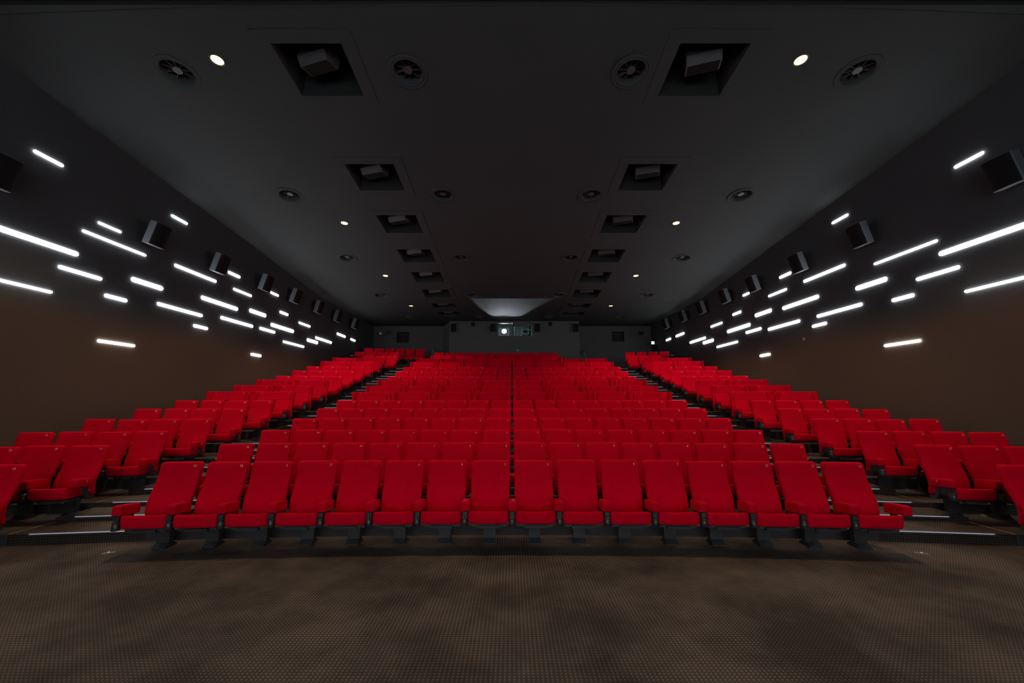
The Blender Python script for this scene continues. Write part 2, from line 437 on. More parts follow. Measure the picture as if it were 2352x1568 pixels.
# ------------------------------------------------------------------ ceiling with recesses and vents cut into it
HATCH_Y = [5.55, 8.40, 10.54, 12.62, 14.48, 16.32, 18.36, 20.15]
HATCH_X = (-3.27, 3.23); HW, HL = 0.56, 1.0
VENT_Y = [6.07, 9.62, 13.29, 16.97, 21.25]; VENT_X = (-5.73, -1.78, 2.04, 5.92); VR, VC = 0.25, 0.36
cl = MB()
def cz(x, y): return (x, y, ceil_z(y))
def strip(x0, x1, holes):
    ys = [(YSTEP, None), (YK, None)]
    cuts = sorted({YSTEP, YK, YBOOTH + .07} | {q for h in holes for q in h[:2]})
    for a, b in zip(cuts, cuts[1:]):
        h = next((h for h in holes if h[0] - 1e-6 <= a and b <= h[1] + 1e-6), None)
        if h is None:
            cl.quad(cz(x0, a), cz(x1, a), cz(x1, b), cz(x0, b))
        elif h[2] == 'vent':
            cx, cy = (x0 + x1) / 2, (h[0] + h[1]) / 2; n = 32; inner = []; outer = []
            for i in range(n):
                an = 2 * PI * (i + .0) / n; c_, s_ = math.cos(an), math.sin(an); k = VC / max(abs(c_), abs(s_))
                inner.append(cz(cx + VR * c_, cy + VR * s_)); outer.append(cz(cx + k * c_, cy + k * s_))
            for i in range(n):
                j = (i + 1) % n; cl.quad(inner[i], inner[j], outer[j], outer[i])
xs_cols = []
for x in HATCH_X: xs_cols.append((x - HW, x + HW, [(y, y + HL, 'hatch') for y in HATCH_Y]))
for x in VENT_X: xs_cols.append((x - VC, x + VC, [(y - VC, y + VC, 'vent') for y in VENT_Y]))
xs_cols.sort(); x = XL
for a, b, h in xs_cols:
    strip(x, a, []); strip(a, b, h); x = b
strip(x, XR, [])
zr = ceil_z(YB)
for a, b in ((XL, BXL), (BXR, XR)): cl.quad((a, YBOOTH + .07, zr), (b, YBOOTH + .07, zr), (b, YB + .3, zr), (a, YB + .3, zr))
zf = ceil_z(YSTEP)
cl.quad((XL, YSTEP, zf), (XR, YSTEP, zf), (XR, YSTEP, zf + .06), (XL, YSTEP, zf + .06), 1)
cl.quad((XL, YF, ceil_z(YF) + .06), (XR, YF, ceil_z(YF) + .06), (XR, YSTEP, zf + .06), (XL, YSTEP, zf + .06), 1)
struct(cl.obj('ceiling', [M['ceil'], M['hatch']]))
t = MB(); n = 20                                      # shallow curved bead that closes the front edge of the ceiling
for i in range(n):
    xa, xb = XL + (XR - XL) * i / n, XL + (XR - XL) * (i + 1) / n
    ya, yb = 4.98 + .20 * (xa / 8.5) ** 2, 4.98 + .20 * (xb / 8.5) ** 2
    t.add([(xa, ya, ceil_z(ya) - .006), (xb, yb, ceil_z(yb) - .006), (xb, yb - .02, ceil_z(yb) - .006), (xa, ya - .02, ceil_z(ya) - .006),
           (xa, ya, ceil_z(ya) + .0), (xb, yb, ceil_z(yb)), (xb, yb - .02, ceil_z(yb)), (xa, ya - .02, ceil_z(ya))], [(0, 1, 2, 3), (0, 1, 5, 4), (3, 2, 6, 7)])
struct(t.obj('trim_3', M['ceil']))

# recesses, each with its own frame, and the loudspeaker that hangs in it
hm = MB(); D = .85; tk = .02
for a in (-HW, HW): hm.quad((a, 0, 0), (a, HL, 0), (a, HL, D), (a, 0, D))
for y in (0, HL): hm.quad((-HW, y, 0), (HW, y, 0), (HW, y, D), (-HW, y, D))
hm.quad((-HW, 0, D), (HW, 0, D), (HW, HL, D), (-HW, HL, D))
lining = hm.mesh('lining', M['hatch'])
fm = MB(); G = .22
for x0, x1, y0, y1 in ((-HW - G, HW + G, -G, 0), (-HW - G, HW + G, HL, HL + G), (-HW - G, -HW, 0, HL), (HW, HW + G, 0, HL)):
    fm.box(x0, x1, y0, y1, -.008, 0.0)
hframe = fm.mesh('frame', M['ceil'])
def cs_body():
    m = MB(); pf = [(-.16, .17), (-.20, -.02), (-.13, -.155), (.13, -.155), (.18, .0), (.16, .17)]; W = .275
    L = [(-W, a, b) for a, b in pf]; R = [(W, a, b) for a, b in pf]; n = len(pf)
    m.add(L + R, [tuple(range(n))[::-1], tuple(range(n, 2 * n))] + [(i, (i + 1) % n, n + (i + 1) % n, n + i) for i in range(n)])
    return m.mesh('cabinet', M['spk_dark'])
cs_cab = cs_body()
m = MB(); m.box(-.25, .25, -.12, .12, -.166, -.15); cs_gr = m.mesh('grille', M['grille'])
m = MB(); m.tube([(0, 0, .2), (0, 0, .62)], .025); m.box(-.1, .1, -.08, .08, .6, .62); m.box(-.292, -.277, -.03, .03, -.02, .2); m.box(.277, .292, -.03, .03, -.02, .2); m.box(-.292, .292, -.03, .03, .19, .205)
cs_br = m.mesh('bracket', M['metal'])
m = MB(); m.tube([(-.1, -.05, .6), (-.14, -.22, .42), (-.05, -.27, .30), (.02, -.2, .2), (.03, -.12, .205)], .008, 6); cs_cb = m.mesh('cable', M['vent'])
for side, hx in (('left', HATCH_X[0]), ('right', HATCH_X[1])):
    for i, y in enumerate(HATCH_Y):
        tilt = -TILT if y < YK else 0
        o = thing('ceiling_recess', 'square black %s-hand ceiling recess, %s from the screen, open frame around a hanging loudspeaker' % (side, ORD[i + 1]), 'ceiling recess',
                  (hx, y, ceil_z(y)), (tilt, 0, 0), 'square recesses in the ceiling')
        link('lining', lining, o); link('frame', hframe, o)
        zc = ceil_z(y + .45)
        rz = math.radians(17) * (-1 if side == 'left' else -1)
        s_ = thing('ceiling_speaker', 'grey loudspeaker hanging in the %s %s-hand ceiling recess from the screen' % (ORD[i + 1], side), 'loudspeaker',
                   (hx + (-.02 if side == 'left' else .02), y + .47, zc + .20), (math.radians(8), 0, rz), 'loudspeakers in the ceiling recesses')
        link('cabinet', cs_cab, s_); link('grille', cs_gr, s_); link('bracket', cs_br, s_)
        if i == 0: link('cable', cs_cb, s_)

# round vents
m = MB(); m.lathe([(.335, 0), (.335, -.008), (.325, -.016), (.29, -.018), (.285, -.012), (.268, -.012), (.262, -.02), (.252, -.02), (.245, -.0), (.235, .07), (.20, .16)], 40, cap0=False, cap1=False)
v_rim = m.mesh('rim', M['ceil'])
m = MB(); m.lathe([(.07, .03), (.075, .045), (.06, .17)], 20); v_hub = m.mesh('hub', M['vent'])
m = MB()
for i in range(9):
    a = 2 * PI * i / 9; R = Matrix.Rotation(a, 3, 'Z')
    q = [(.06, -.006, .05), (.215, -.006, .05), (.205, .006, .11), (.06, .006, .11)]
    m.add([R @ Vector(k) for k in q], [(0, 1, 2, 3)]); m.add([R @ (Vector(k) + Vector((0, .006, 0))) for k in q], [(0, 1, 2, 3)])
    m.add([R @ (Vector(k) + Vector((0, dy, 0))) for dy in (0, .006) for k in (q[0], q[1])], [(0, 1, 3, 2)])
v_van = m.mesh('vanes', M['vent'])
m = MB(); m.lathe([(.21, .16), (.21, .34)], 24, cap0=False); v_duct = m.mesh('duct', M['hatch'])
VN = ('outer left', 'inner left', 'inner right', 'outer right')
for j, vy in enumerate(VENT_Y):
    for vx, nm in zip(VENT_X, VN):
        o = thing('ceiling_vent', 'round dark ceiling air vent, %s one of the %s cross row from the screen' % (nm, ORD[j + 1]), 'air vent',
                  (vx, vy, ceil_z(vy)), (-TILT if vy < YK else 0, 0, random.uniform(0, .6)), 'round air vents in the ceiling')
        link('rim', v_rim, o); link('hub', v_hub, o); link('vanes', v_van, o); link('duct', v_duct, o)

# warm downlights over the aisles
m = MB(); m.lathe([(.12, 0), (.12, -.006), (.098, -.012), (.092, -.004)], 28, cap0=False, cap1=False); d_rim = m.mesh('trim_ring', M['vent'])
m = MB(); m.lathe([(.092, -.004), (.05, -.012), (.001, -.014)], 28, cap0=False); d_bulb = m.mesh('lamp', M['bulb'])
for side, lx in (('left', -4.88), ('right', 4.78)):
    for i, ly in enumerate((5.84, 10.97, 14.83, 18.80)):
        o = thing('ceiling_downlight', 'small round warm downlight in the ceiling over the %s aisle, %s from the screen' % (side, ORD[i + 1]), 'downlight',
                  (lx, ly, ceil_z(ly)), (-TILT if ly < YK else 0, 0, 0), 'warm downlights in the ceiling')
        link('trim_ring', d_rim, o); link('lamp', d_bulb, o)
        L = bpy.data.lights.new('downlight_beam', 'SPOT'); L.energy = (460, 340, 310, 170)[i]; L.color = (1.0, .72, .46)
        L.spot_size = math.radians(114); L.spot_blend = .4; L.shadow_soft_size = .07
        lo = link('downlight_beam', L, None, (lx, ly, ceil_z(ly) - .06)); lo['kind'] = 'helper'

# ------------------------------------------------------------------ light bars on the side walls: end points in the photograph and apparent thickness
BARS_L = [(-160, 468.2, 178.5, 586.7, 13), (-150, 606.7, 118.3, 672.6, 7.2), (187.5, 527.5, 334, 588, 5.6), (223.8, 510.6, 277.4, 532.9, 5.4),
 (132.3, 611.2, 232.8, 641.3, 8.5), (300.2, 639.6, 373.3, 663.4, 10.7), (238.8, 677.7, 290.8, 690.7, 8.5), (222.5, 781.3, 308.4, 794.7, 6.7),
 (360, 696, 463.9, 725.7, 7.2), (75.5, 344.1, 144.1, 382.9, 7), (392.4, 494.5, 429.6, 513.9, 5.2), (400, 607.9, 495.7, 647, 6.5),
 (523.3, 625.1, 550.7, 636.1, 6), (535.3, 662.8, 577, 679.7, 4.8), (461.1, 681.9, 545.2, 710.4, 8.5), (572.2, 712.1, 610.3, 725, 8),
 (506, 727.9, 580.1, 750, 6.5), (443.4, 747.2, 476.1, 754.6, 6.5), (575.3, 813.2, 599, 817, 5.9), (620.6, 671.1, 639, 678.8, 4.5),
 (642, 715.9, 661, 722.8, 5.2), (621.5, 744.3, 673.8, 761.5, 7.6), (595.4, 752.9, 630.8, 763.2, 5.9), (649.7, 783.3, 697.6, 797, 4.4),
 (685.8, 740.3, 712, 750, 4.1), (704.7, 779.6, 729.4, 787.4, 6.7), (724, 774.5, 760.9, 787, 5), (773.4, 766.2, 792.9, 772.8, 4.7), (804.9, 778.6, 815.6, 782.3, 3.8)]
BARS_R = [(2502, 464, 2158.1, 585.3, 13), (2502, 599.4, 2217.4, 671.3, 7.2), (2154.3, 551.4, 2008.6, 607.2, 5.6), (2261.4, 350.2, 2192.8, 384.3, 7),
 (1948.9, 493, 1911.8, 512.2, 5.2), (2205.6, 612.1, 2105.9, 642.2, 8.5), (2038.7, 639.1, 1966.4, 663.4, 10.7), (2101.2, 676.8, 2049.6, 690.2, 8.5),
 (2116.8, 780.8, 2032.2, 794.7, 6.7), (1981.4, 697.4, 1877.2, 727.1, 7.2), (1942.3, 607.4, 1846.7, 647, 6.5), (1817.8, 626.3, 1791, 637.2, 6),
 (1807.5, 663.9, 1766, 680, 4.8), (1881.2, 679.4, 1798.3, 709, 8.5), (1772.7, 711.9, 1734.8, 724.8, 8), (1838.1, 736, 1764.9, 756.9, 6.5),
 (1899.6, 741.7, 1866.5, 749.5, 6.5), (1769.9, 812.9, 1746.1, 817.2, 5.9), (1721.9, 672.8, 1706.7, 678.5, 4.5), (1702.9, 715.9, 1683.5, 722.2, 5.2),
 (1723.9, 744.4, 1671.1, 762, 7.6), (1749.1, 753.7, 1713.9, 764, 5.9), (1695.1, 783.6, 1646.9, 797.5, 4.4), (1659.3, 740.8, 1633.2, 750.3, 4.1),
 (1639.4, 780.4, 1615.2, 787.7, 6.7), (1621.1, 774.5, 1585.1, 787.3, 5), (1571.9, 764.5, 1552.9, 772.3, 4.7), (1541.3, 777.2, 1530.2, 781.4, 3.8)]
def light_bar(side, X, e, rank):
    sgn = 1 if side == 'left' else -1
    a = at_x(e[0], e[1], X); b = at_x(e[2], e[3], X)
    y0, y1 = min(a.y, b.y), max(a.y, b.y); z = (a.z + b.z) / 2
    slope = abs((e[3] - e[1]) / (e[2] - e[0])); ym = max(y0, 5.5) * .5 + y1 * .5
    zc = ym * CP + (z - CAMH) * SP
    r = e[4] / math.cos(math.atan(slope)) * zc / FPX / 2 * .92
    L = y1 - y0; Lh = max(L / 2 - r, .01)
    out = [(Lh + r * math.cos(q), r * math.sin(q)) for q in [PI / 2 - PI * i / 8 for i in range(9)]] + [(-Lh - r * math.cos(q), r * math.sin(q)) for q in [-PI / 2 + PI * i / 8 for i in range(9)]]
    n = len(out)
    root = thing('wall_light', '%s %s light bar on the %s wall, %s from the screen' % ('thick' if r > .046 else 'thin', 'long' if L > 1.05 else 'short', side, ORD[rank]),
                 'wall light', (X, (y0 + y1) / 2, z), (0, 0, 0), 'light bars on the side walls')
    def ring(k, d): return [(sgn * d, p_ * (1 if abs(p_) < 1e-9 else 1) if False else (p_ + (k - 1) * r * (1 if p_ > 0 else -1) * min(1, abs(p_) / (Lh + r))), q_ * k) for p_, q_ in out]
    m = MB(); A = ring(1.0, .004); B = ring(.92, .020)
    m.add(A + B, [tuple(range(n, 2 * n))] + [(i, (i + 1) % n, n + (i + 1) % n, n + i) for i in range(n)]); m.obj('diffuser', M['bar'], root)
    m = MB(); A = ring(1.12, .0005); B = ring(1.0, .006)
    m.add(A + B, [(i, (i + 1) % n, n + (i + 1) % n, n + i) for i in range(n)]); m.obj('rim', M['hatch'], root)
for side, X, lst in (('left', XL, BARS_L), ('right', XR, BARS_R)):
    lst = sorted(lst, key=lambda e: min(at_x(e[0], e[1], X).y, at_x(e[2], e[3], X).y))
    for i, e in enumerate(lst): light_bar(side, X, e, i + 1)

# ------------------------------------------------------------------ loudspeakers on the side walls
def wedge_mesh():
    W, H = .215, .265                      # half width, half height
    def plan(k, d): return [(W * k * math.sin(PI / 2 * i / 5), -.055 - d - .075 * math.cos(PI / 2 * i / 5)) for i in range(-5, 6)]
    P = plan(1, 0) + [(W, .075), (W * .8, .10), (-W * .8, .10), (-W, .075)]; n = len(P)
    m = MB(); m.add([(x, y, -H) for x, y in P] + [(x, y, H) for x, y in P], [tuple(range(n)), tuple(range(n, 2 * n))] + [(i, (i + 1) % n, n + (i + 1) % n, n + i) for i in range(n)])
    Q = plan(.97, .010); R = plan(.97, -.004)[::-1]; C = Q + R; k = len(C); h = H * .965
    g = MB(); g.add([(x, y, -h) for x, y in C] + [(x, y, h) for x, y in C], [tuple(range(k)), tuple(range(k, 2 * k))] + [(i, (i + 1) % k, k + (i + 1) % k, k + i) for i in range(k)])
    return m.mesh('cabinet', M['spk']), g.mesh('grille', M['grille'])
ws_cab, ws_gr = wedge_mesh()
m = MB(); m.box(-.03, .03, .05, .22, -.02, .02); m.box(-.06, .06, .20, .215, -.09, .09); m.tube([(-.05, .11, 0), (.05, .11, 0)], .022); ws_br = m.mesh('bracket', M['metal'])
m = MB(); m.tube([(-.14, .08, .05), (-.15, .17, .04), (-.13, .20, -.05), (-.10, .18, -.14), (-.08, .1, -.17)], .007, 6); ws_cb = m.mesh('cable', M['vent'])
WS_L = [(-6, 391), (362, 540), (507, 606), (612, 650), (680, 680), (733, 705), (776, 726), (816, 743)]
WS_R = [(2309, 393), (1973, 540), (1832, 604), (1729, 652), (1664, 680), (1610, 706), (1568, 725.5), (1529, 743)]
for side, X, lst, rz in (('left', XL + .26, WS_L, PI / 2), ('right', XR - .26, WS_R, -PI / 2)):
    for i, (x, y) in enumerate(lst):
        q = at_x(x, y, X)
        o = thing('wall_speaker', 'grey wedge loudspeaker with black grille high on the %s wall, %s from the screen' % (side, ORD[i + 1]), 'loudspeaker',
                  q, (math.radians(15), 0, rz), 'loudspeakers on the side walls')
        link('cabinet', ws_cab, o); link('grille', ws_gr, o); link('bracket', ws_br, o)
        if side == 'right': link('cable', ws_cb, o)

# loudspeakers and small boxes on the booth wall
for i, (x0, x1, y0, y1) in enumerate(((1034, 1049.5, 741, 763), (1124, 1140, 741, 762), (1226, 1241.5, 741, 762.5), (1314.5, 1330, 741, 763))):
    a, b, c, d = px_rect(x0, x1, y0, y1, YBOOTH - .15); b = min(b, BXR - .01)
    o = thing('mounted_speaker', 'black framed loudspeaker on the projection booth wall, %s from the left of four' % ORD[i + 1], 'loudspeaker', ((a + b) / 2, YBOOTH - .09, (c + d) / 2), (0, 0, 0), 'loudspeakers on the booth wall')
    W, H = (b - a) / 2, (d - c) / 2
    m = MB(); m.box(-W, W, -.06, .085, -H, H); m.obj('cabinet', M['spk'], o)
    m = MB(); m.box(-W + .03, W - .03, -.07, -.055, -H + .02, H - .05); m.obj('grille', M['grille'], o)
for i, (x, y) in enumerate(((1086, 744.5), (1264, 744))):
    q = at_y(x, y, YBOOTH - .05); m = MB(); V, F = rbox(.2, .09, .22, .015, (1, 1, 1)); m.add(V, F, 0, True)
    o = m.obj('wall_box', M['grille'], None, q)
    tag(o, 'small black box under the ceiling of the booth wall, %s of the projector' % ('left', 'right')[i], 'box', 'small boxes on the booth wall')

# ------------------------------------------------------------------ projection room: projector, second machine
lp = at_y(1158, 760.5, 24.1)
o = thing('projector', 'cinema projector shining white light through the left port of the booth', 'projector', (lp.x, 24.2, 4.3))
m = MB(); m.box(-.32, .32, .0, 1.1, lp.z - 4.3 - .28, lp.z - 4.3 + .24); m.obj('body', M['machine'], o)
m = MB(); m.box(-.25, .25, .1, 1.0, 0, lp.z - 4.3 - .28); m.obj('pedestal', M['machine'], o)
m = MB(); m.lathe([(.15, 0), (.16, .10), (.14, .14)], 28, cap0=False, cap1=False, mtx=Matrix.Translation((0, .0, lp.z - 4.3)) @ Matrix.Rotation(PI / 2, 4, 'X')); m.obj('lens_barrel', M['metal'], o)
m = MB(); m.lathe([(.14, .08), (.001, .10)], 28, cap0=False, mtx=Matrix.Translation((0, .0, lp.z - 4.3)) @ Matrix.Rotation(PI / 2, 4, 'X')); m.obj('lens', M['lens'], o)
L = bpy.data.lights.new('projector_stray_light', 'SPOT'); L.energy = 2500; L.color = (.78, .88, 1.0); L.spot_size = math.radians(120); L.spot_blend = .1; L.shadow_soft_size = .04
lo = link('projector_stray_light', L, None, (lp.x, 24.04, lp.z + .1), (PI / 2 + .15, 0, PI)); lo['kind'] = 'helper'
# the picture beam: a spot whose own light field is cut to the shape of the screen, as a projector gate does
L = bpy.data.lights.new('projector_beam', 'SPOT'); L.energy = 150000; L.color = (.93, .96, 1.0); L.spot_size = math.radians(60); L.spot_blend = 0; L.shadow_soft_size = .03
lo = link('projector_beam', L, None, (lp.x, 24.04, lp.z), (PI / 2, 0, PI)); lo['kind'] = 'helper'
L.use_nodes = True; nt = L.node_tree; em = nt.nodes['Emission']
tc = N(nt, 'ShaderNodeTexCoord'); sp = N(nt, 'ShaderNodeSeparateXYZ'); nt.links.new(tc.outputs['Normal'], sp.inputs[0])
az = math_node(nt, 'ABSOLUTE', sp.outputs['Z'])
gx = math_node(nt, 'DIVIDE', sp.outputs['X'], az); gy = math_node(nt, 'DIVIDE', sp.outputs['Y'], az)
DZ = 24.04 - (YF + .1)
g1 = math_node(nt, 'LESS_THAN', math_node(nt, 'ABSOLUTE', math_node(nt, 'SUBTRACT', gx, lp.x / DZ)), 5.2 / DZ)
yc_ = (3.0 - lp.z) / DZ
g2 = math_node(nt, 'LESS_THAN', math_node(nt, 'ABSOLUTE', math_node(nt, 'SUBTRACT', gy, yc_)), 2.15 / DZ)
nt.links.new(math_node(nt, 'MULTIPLY', g1, g2), em.inputs['Strength'])
L = bpy.data.lights.new('booth_fill_light', 'POINT'); L.energy = 9; L.color = (.8, 1, .95); L.shadow_soft_size = .1  # added fill that brightens the booth equipment; no fitting seen in there
lo = link('booth_fill_light', L, None, (lp.x + 1.2, 25.4, 5.75)); lo['kind'] = 'helper'
q = at_y(1206, 761, 24.4)
o = thing('film_machine', 'grey equipment cabinet behind the right port of the booth', 'equipment', (q.x, 24.4, 4.3))
m = MB(); m.box(-.27, .27, 0, .6, q.z - 4.3 - .18, q.z - 4.3 + .16); m.obj('cabinet', M['machine'], o)
m = MB(); m.box(-.12, .16, -.02, 0, q.z - 4.3 - .1, q.z - 4.3 + .08); m.obj('display', M['grille'], o)
m = MB(); m.box(-.2, .2, .05, .55, 0, q.z - 4.3 - .18); m.obj('pedestal', M['metal'], o)
m = MB(); m.tube([(-.1, .1, q.z - 4.3 + .16), (.2, .1, q.z - 4.3 + .42)], .03); m.obj('arm', M['spk'], o)
q = at_y(1182, 760, 23.2); m = MB(); m.box(-.035, .035, -.03, .03, 4.3 - q.z, .55)
tag(m.obj('booth_post', M['booth'], None, q), 'pale upright post at the left edge of the right booth port', 'post')
q = at_y(1217.3, 760, 23.2); m = MB(); m.box(-.05, .05, -.05, .05, 4.3 - q.z, .6)
o = tag(m.obj('equipment_rack', M['grille'], None, q), 'black equipment rack edge with a green lamp in the right booth port', 'rack')
m = MB(); zz = at_y(1217.3, 757, 23.15).z - q.z; m.box(-.015, .015, -.06, -.05, zz - .015, zz + .015); m.obj('indicator', M['greenled'], o)
q = at_y(1189, 804.5, YBOOTH - .02); m = MB(); m.lathe([(.03, 0), (.03, .02), (.02, .03)], 16, mtx=Matrix.Rotation(PI / 2, 4, 'X')); o = m.obj('indicator_light', M['metal'], None, q)
tag(o, 'tiny green indicator light low on the booth wall behind the last row', 'indicator light')
m = MB(); m.lathe([(.022, .031), (.001, .036)], 12, mtx=Matrix.Rotation(PI / 2, 4, 'X')); m.obj('lamp', M['greenled'], o)

# spotlights hanging at the rear corners
for i, (x, y, nm) in enumerate(((874.5, 765.5, 'left'), (1473.5, 765, 'right'))):
    q = at_y(x, y, 23.2); up = ceil_z(23.2) - q.z
    o = thing('stage_spotlight', 'small black spotlight hanging from the ceiling in the rear %s corner' % nm, 'spotlight', q, (math.radians(12), 0, math.radians(10 if i == 0 else -38)), 'rear corner spotlights')
    T = Matrix.Rotation(PI / 2, 4, 'X')
    m = MB(); m.lathe([(.07, -.2), (.1, -.16), (.1, .1), (.115, .14)], 20, cap1=False, mtx=T); m.obj('body', M['plastic'], o)
    m = MB(); m.lathe([(.085, .09), (.05, .115), (.001, .125)], 20, cap0=False, mtx=T); m.obj('lens', M['lensglass'] if i == 0 else M['grille'], o)
    m = MB(); m.box(-.14, -.125, -.02, .02, -.02, .2); m.box(.125, .14, -.02, .02, -.02, .2); m.box(-.14, .14, -.02, .02, .19, .205); m.tube([(0, 0, .2), (0, (up) * .2, up * .98)], .018); m.obj('bracket', M['metal'], o)

# exit door and its sign, thermostat box
p0 = at_x(1511, 788.4, XR); p1y = 24.05
m = MB(); m.box(XR - .02, XR + .01, p0.y, p1y, 3.3, p0.z)
d_ = struct(m.obj('door_1', M['door']))
m = MB(); m.box(XR - .04, XR - .005, p0.y - .06, p0.y, 3.3, p0.z + .06); m.box(XR - .04, XR - .005, p0.y, p1y, p0.z, p0.z + .06); m.obj('door_frame', M['metal'], d_)
q = at_x(1500.5, 787.2, XR - .22)
o = thing('exit_sign', 'small lit exit sign above the door at the rear of the right wall', 'exit sign', q, (0, 0, 0))
m = MB(); m.box(-.15, .2, -.03, .03, -.1, .09); m.obj('housing', M['plastic'], o)
m = MB(); m.box(-.12, .05, -.038, -.031, -.08, .08); m.obj('lit_face', M['exit'], o)
q = at_x(1846, 779, XR - .02)
m = MB(); V, F = rbox(.04, .075, .10, .008, (1, 1, 1)); m.add(V, F, 0, True)
tag(m.obj('wall_sensor', M['box'], None, q), 'small tan plastic box on the right wall below the light bars', 'wall box')

# guard rails at the top of the aisles
def guard_rail(label, pts, floor_z):
    o = thing('guard_rail', label, 'railing', (pts[0][0], pts[0][1], floor_z), (0, 0, 0), 'guard rails beside the booth')
    base = Vector((pts[0][0], pts[0][1], floor_z)); P = [Vector(k) - base for k in pts]
    m = MB(); m.tube(P, .022); m.obj('handrail', M['metal'], o)
    for k in P:
        m = MB(); m.tube([(k.x, k.y, 0), (k.x, k.y, k.z - .01)], .02); m.obj('post', M['steel'], o)
guard_rail('dark guard rail with steel posts at the top of the left aisle', [at_y(993.4, 797.5, 21.7), at_y(998, 802, 22.3), at_y(1002.3, 806, 22.9)], ZR[16])
guard_rail('dark guard rail with steel posts at the top of the right aisle', [at_y(1333, 811, 23.9), at_y(1342.3, 803.5, 22.6), at_y(1345.6, 811, 22.1)], ZR[15])

# ------------------------------------------------------------------ cinema seats
BACK = [(.27, -.012), (.34, -.045), (.42, -.060), (.50, -.050), (.58, -.018), (.66, .024), (.74, .060), (.82, .086), (.90, .101), (.97, .108)]
BW, BT, BZ0 = .497, .095, .29
BHT = SEAT_H - BZ0
def back_fn(x, y, z):
    zz = z + BHT / 2 + BZ0
    yy = lerp_tab(BACK, zz)
    t = (y + BT / 2)
    cave = 0
    if y < 0:
        cx = 1 - min(1, (abs(x) / (BW / 2)) ** 2)
        cave = .022 * cx * math.exp(-((zz - .60) / .13) ** 2) - .012 * cx * math.exp(-((zz - .43) / .08) ** 2)
    return (x, yy + t + cave * (1 - t / BT * 2 if t < BT / 2 else 0), zz)
def cush_fn(W, D, z0, z1):
    def f(x, y, z):
        u = (z + (z1 - z0) / 2) / (z1 - z0)
        zz = z0 + u * (z1 - z0)
        v = (y + D / 2) / D
        top = -.095 * v + .012 * math.exp(-((v - .12) / .15) ** 2) + .014 * min(1, (abs(x) / (W / 2)) ** 3) - .005
        yy = y - .41 + D / 2
        if v < .3: yy += .02 * (1 - u) * (1 - v / .3)
        return (x, yy, zz + top * u)
    return f
def arm_fn(x, y, z):
    v = (y + .145) / .29
    q = max(0, (.06 - (y + .145)) / .06)            # the front top corner is rounded in profile
    return (x, y - .255, z + .517 - .034 * v - .022 * q * q * max(0, z / .0625))

ms_back = rmesh('backrest', M['red'], BW, BT, BHT, .038, div=(8, 1, 14), fn=back_fn)
ms_cush = rmesh('seat_cushion', M['red'], .484, .43, .15, .046, div=(10, 6, 2), fn=cush_fn(.482, .43, .305, .455))
ms_arm = rmesh('armrest', M['red'], .098, .29, .114, .017, div=(1, 8, 2), fn=arm_fn)
m = MB()                                                # post with a flared foot
m.box(-.074, .074, -.035, .035, 0.03, .27)
m.add([(-.078, -.095, 0), (.078, -.095, 0), (.078, .095, 0), (-.078, .095, 0), (-.078, -.095, .010), (.078, -.095, .010), (.078, .095, .010), (-.078, .095, .010),
       (-.074, -.04, .055), (.074, -.04, .055), (.074, .04, .055), (-.074, .04, .055)],
      [(0, 1, 2, 3), (0, 1, 5, 4), (1, 2, 6, 5), (2, 3, 7, 6), (3, 0, 4, 7), (4, 5, 9, 8), (5, 6, 10, 9), (6, 7, 11, 10), (7, 4, 8, 11), (8, 9, 10, 11)])
ms_leg = m.mesh('leg', M['metal'])
m = MB(); m.box(-.215, .215, -.33, .05, .272, .300); m.box(-.26, .26, -.06, .0, .25, .29); m.box(-.13, .13, -.36, -.30, .262, .292)
ms_frame = m.mesh('seat_frame', M['metal'])
m = MB()                                                # arm support: strip from the armrest down and back to the seat frame
pts = [(-.20, .455), (-.195, .40), (-.17, .33), (-.12, .275), (-.03, .255)]
for (a, b), (c, d) in zip(pts, pts[1:]):
    m.add([(x, y + dy, z) for x in (-.022, .022) for (y, z) in ((a, b), (c, d)) for dy in (-.028, .028)],
          [(0, 1, 3, 2), (4, 6, 7, 5), (0, 4, 5, 1), (2, 3, 7, 6), (0, 2, 6, 4), (1, 5, 7, 3)])
ms_brk = m.mesh('arm_bracket', M['metal'])
m = MB()
m.lathe([(.038, .0), (.042, .004), (.034, .098), (.030, .098), (.034, .01), (.001, .01)], 20, cap0=True, cap1=False)
m.lathe([(.038, .075), (.040, .08), (.038, .085)], 20, cap0=False, cap1=False)
m.box(-.024, .024, .02, .16, .05, .15); m.box(-.027, .027, -.012, .03, .096, .15)
ms_cup = m.mesh('cup_holder', M['plastic'])
for v in ms_cup.vertices: v.co += Vector((0, -.375, .302))

def number_on(root, txt, h, x, z):
    y = lerp_tab(BACK, z) - .004
    dz = .06; sl = math.atan((lerp_tab(BACK, z + dz) - lerp_tab(BACK, z - dz)) / (2 * dz))
    return link('seat_number', text(txt, h), root, (x, y, z), (-sl, 0, 0))

